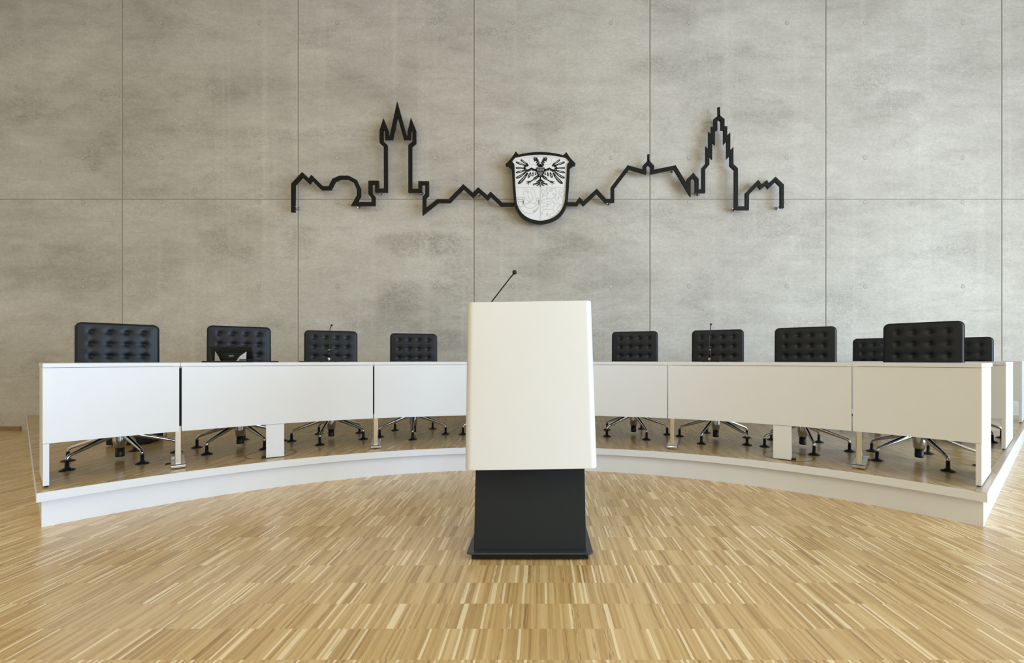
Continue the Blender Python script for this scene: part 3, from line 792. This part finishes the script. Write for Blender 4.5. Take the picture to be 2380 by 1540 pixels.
for k, zrow in enumerate((432, 460, 488, 516, 544, 570)):      # feather scales
    hwid = (72, 74, 66, 52, 38, 22)[k]; nn = (5, 5, 5, 4, 3, 2)[k]
    for i in range(nn):
        x = 778 - hwid + (2*hwid)*(i+.5)/nn; w = hwid/nn*.72
        ew.stroke([(x-w, zrow-4), (x-w*.5, zrow+5), (x, zrow+8), (x+w*.5, zrow+5), (x+w, zrow-4)], 4.5, cm, e0-.0012, e1)
for x, y in ((640,488), (604,470), (566,494), (524,506), (496,470), (497,430), (668,490)):
    sboth([(x-7, y), (x, y+5), (x+7, y)], 4, ew, e0-.0012)
for t in ((690,640), (706,618), (672,655)): sboth([(t[0]-10, t[1]-12), (t[0]+10, t[1]+10)], 4, ew, e0-.0012)
sboth([(676,268), (690,262)], 8, ew, e0-.0012); sboth([(722,330), (738,342)], 6, ew, e0-.0012); sboth([(745,365), (758,372)], 6, ew, e0-.0012)
eb.build('eagle', M['black'], pan); ew.build('eagle_white_lines', M['crest'], pan)  # white stripes and scale lines belong to the eagle's drawing
# engraved outlines: haloes, hunting horn, rampant lion with billets
lh = MB()
def ln(mb_, pts, w=3.2, closed=False): mb_.stroke(pts, w, cm, YW-.0010, YW+.001, closed)
def ell(cx_, cy_, rx, ry, n=28): return [(cx_+rx*COS(2*PI*i/n), cy_+ry*SIN(2*PI*i/n)) for i in range(n)]
for sx in (0, 1):
    p = [(635+72*COS(R(a)), 305+72*SIN(R(a))) for a in range(40, 330, 12)]
    ln(lh, p if not sx else mir(p), 3)
lh.build('haloes', M['line'], pan)
m = MB()
ln(m, ell(405,1012,78,24), 4, True); ln(m, ell(405,1016,58,15), 3, True)
ln(m, [(329,1018), (352,1062), (384,1166)], 4); ln(m, [(481,1018), (466,1062), (470,1150)], 4)
ln(m, qb((352,1062), (405,1090), (466,1062), 8), 4); ln(m, qb((358,1052), (405,1078), (464,1050), 8), 3); ln(m, qb((384,1166), (430,1176), (492,1140), 8), 5)
ln(m, qb((384,1166), (440,1292), (572,1296), 12) + qb((572,1296), (720,1290), (752,1140), 12)[1:], 4.5)
ln(m, qb((486,1146), (500,1196), (582,1202), 10) + qb((582,1202), (660,1196), (686,1140), 10)[1:], 4)
ln(m, ell(728,1014,32,13), 4, True); ln(m, [(697,1018), (699,1050), (694,1130)], 4); ln(m, [(760,1018), (758,1050), (754,1138)], 4)
ln(m, qb((697,1048), (728,1062), (759,1048), 6), 4); ln(m, qb((690,1128), (722,1144), (756,1132), 6), 4)
ln(m, qb((474,1122), (640,1060), (682,960), 12) + qb((682,960), (690,850), (600,832), 10)[1:] + qb((600,832), (560,850), (520,834), 6)[1:] + qb((520,834), (460,830), (456,910), 8)[1:] + qb((456,910), (470,1000), (560,1066), 10)[1:] + qb((600,1090), (640,1110), (684,1108), 6), 3.4)
ln(m, qb((486,1138), (640,1080), (628,960), 12) + qb((628,960), (600,880), (548,884), 8)[1:] + qb((548,884), (530,960), (590,1042), 10)[1:], 3)
for k in range(9): ln(m, [(440+3*k, 1050), (448+2.4*k, 1140-4*k)], 2.2)
for k in range(12): ln(m, [(650+8*k, 1275-1.2*k*k*.55), (640+7.4*k, 1238-1.0*k*k*.5)], 2.6)
for k in range(6): ln(m, [(735+4*k, 1040), (734+4*k, 1120)], 2)
for k in range(6): ln(m, [(500+9*k, 868), (494+9*k, 890+3*k)], 2)
m.build('hunting_horn', M['line'], pan)
m = MB()
# mane and head
ln(m, [(948,850), (985,822), (1040,818), (1065,832), (1058,868), (1082,872), (1068,905), (1088,925), (1062,945), (1078,972), (1046,978), (1040,1000), (1012,1000), (990,1028), (968,1008), (938,1030), (928,1008), (890,1012), (905,975), (880,958), (918,935), (912,905), (938,890), (948,850)], 4)
ln(m, qb((960,850), (1000,838), (1020,860), 6) + [(1000,880), (968,888), (950,876)], 3); ln(m, ell(985,858,9,6,10), 3, True)
for k in range(5): ln(m, [(1000+14*k, 905+6*k), (1012+12*k, 950+2*k)], 2.6)
# body, fore and hind legs, claws
ln(m, qb((1046,978), (1080,1060), (1140,1120), 8) + qb((1140,1120), (1150,1160), (1110,1190), 6)[1:] + [(1092,1230), (1130,1240), (1100,1262), (1086,1300), (1050,1330), (1000,1360), (960,1352)], 4)
ln(m, qb((990,1028), (985,1060), (1030,1080), 6) + qb((1030,1080), (1060,1120), (1020,1180), 8)[1:] + [(1010,1230), (1050,1250), (1030,1285), (990,1300), (955,1330), (950,1362)], 4)
ln(m, [(918,935), (880,898), (848,858), (820,832), (800,842), (812,862), (790,872), (808,890), (796,910), (830,908), (860,950), (868,990)], 4)
ln(m, [(930,1012), (870,1040), (820,1032), (800,1050), (818,1066), (796,1080), (822,1092), (842,1110), (860,1084), (920,1068), (985,1060)], 4)
ln(m, qb((1030,1096), (960,1090), (930,1150), 8) + [(870,1160), (820,1160), (808,1180), (830,1190), (822,1214), (850,1222), (880,1210), (930,1222), (985,1216)], 4)
ln(m, qb((1048,1108), (1090,1090), (1112,1130), 6), 3)
# tail
ln(m, qb((1136,1130), (1220,1120), (1196,1040), 8) + qb((1196,1040), (1180,990), (1140,940), 8)[1:] + qb((1140,940), (1090,860), (1150,832), 8)[1:] + qb((1150,832), (1210,820), (1218,866), 6)[1:] + [(1230,890), (1206,884), (1200,912), (1176,894), (1150,884)], 4)
ln(m, qb((1146,1150), (1240,1140), (1214,1040), 8) + qb((1214,1040), (1200,980), (1160,930), 8)[1:] + qb((1160,930), (1130,880), (1150,868), 6)[1:], 4)
for x, y in ((888,826), (812,940), (1108,978), (1216,930), (900,1110), (797,1266), (896,1290)):
    ln(m, [(x+4, y), (x+22, y-4), (x+18, y+44), (x-2, y+52)], 4.5, True)
m.build('lion', M['line'], pan)

# ------------------------------------------------------------------ light
def area(name, loc, rot, sx, sy, power, col):
    l = bpy.data.lights.new(name, 'AREA'); l.shape = 'RECTANGLE'; l.size = sx; l.size_y = sy; l.energy = power; l.color = col
    o = bpy.data.objects.new(name, l); C.objects.link(o); o.location = loc; o.rotation_euler = rot; return o
LA, LC = (1900, (.575,.765,1.0)), (53, (1.0,.90,.60))
area('daylight_side', (10.45, -3.1, 2.3), (0, R(90), 0), 4.0, 10.2, *LA)
for x in (-6.5, -2.2, 2.2, 6.5):
    for y in (-7.6, -5.2, -2.8): area('ceiling_lamp', (x, y, 6.36), (0,0,0), 1.6, 1.2, *LC)
WS = .0
w = bpy.data.worlds.new('World'); bpy.context.scene.world = w; w.use_nodes = True
w.node_tree.nodes['Background'].inputs[0].default_value = (.75,.87,1,1); w.node_tree.nodes['Background'].inputs[1].default_value = WS

# ------------------------------------------------------------------ camera
cam = bpy.data.cameras.new('Camera'); co = bpy.data.objects.new('Camera', cam); C.objects.link(co)
co.location = (0, 0, ZC); co.rotation_euler = (R(90), 0, 0)
cam.sensor_width = 36; cam.lens = 36*1000/2380
cam.shift_x = (1190-1257)/2380; cam.shift_y = (833.5-770)/2380
cam.clip_start = .05
sc = bpy.context.scene; sc.camera = co
vs_ = sc.view_settings; sc.display_settings.display_device = 'sRGB'
vs_.view_transform = 'Standard'; vs_.look = 'None'; vs_.exposure = 0; vs_.gamma = 1; vs_.use_curve_mapping = False
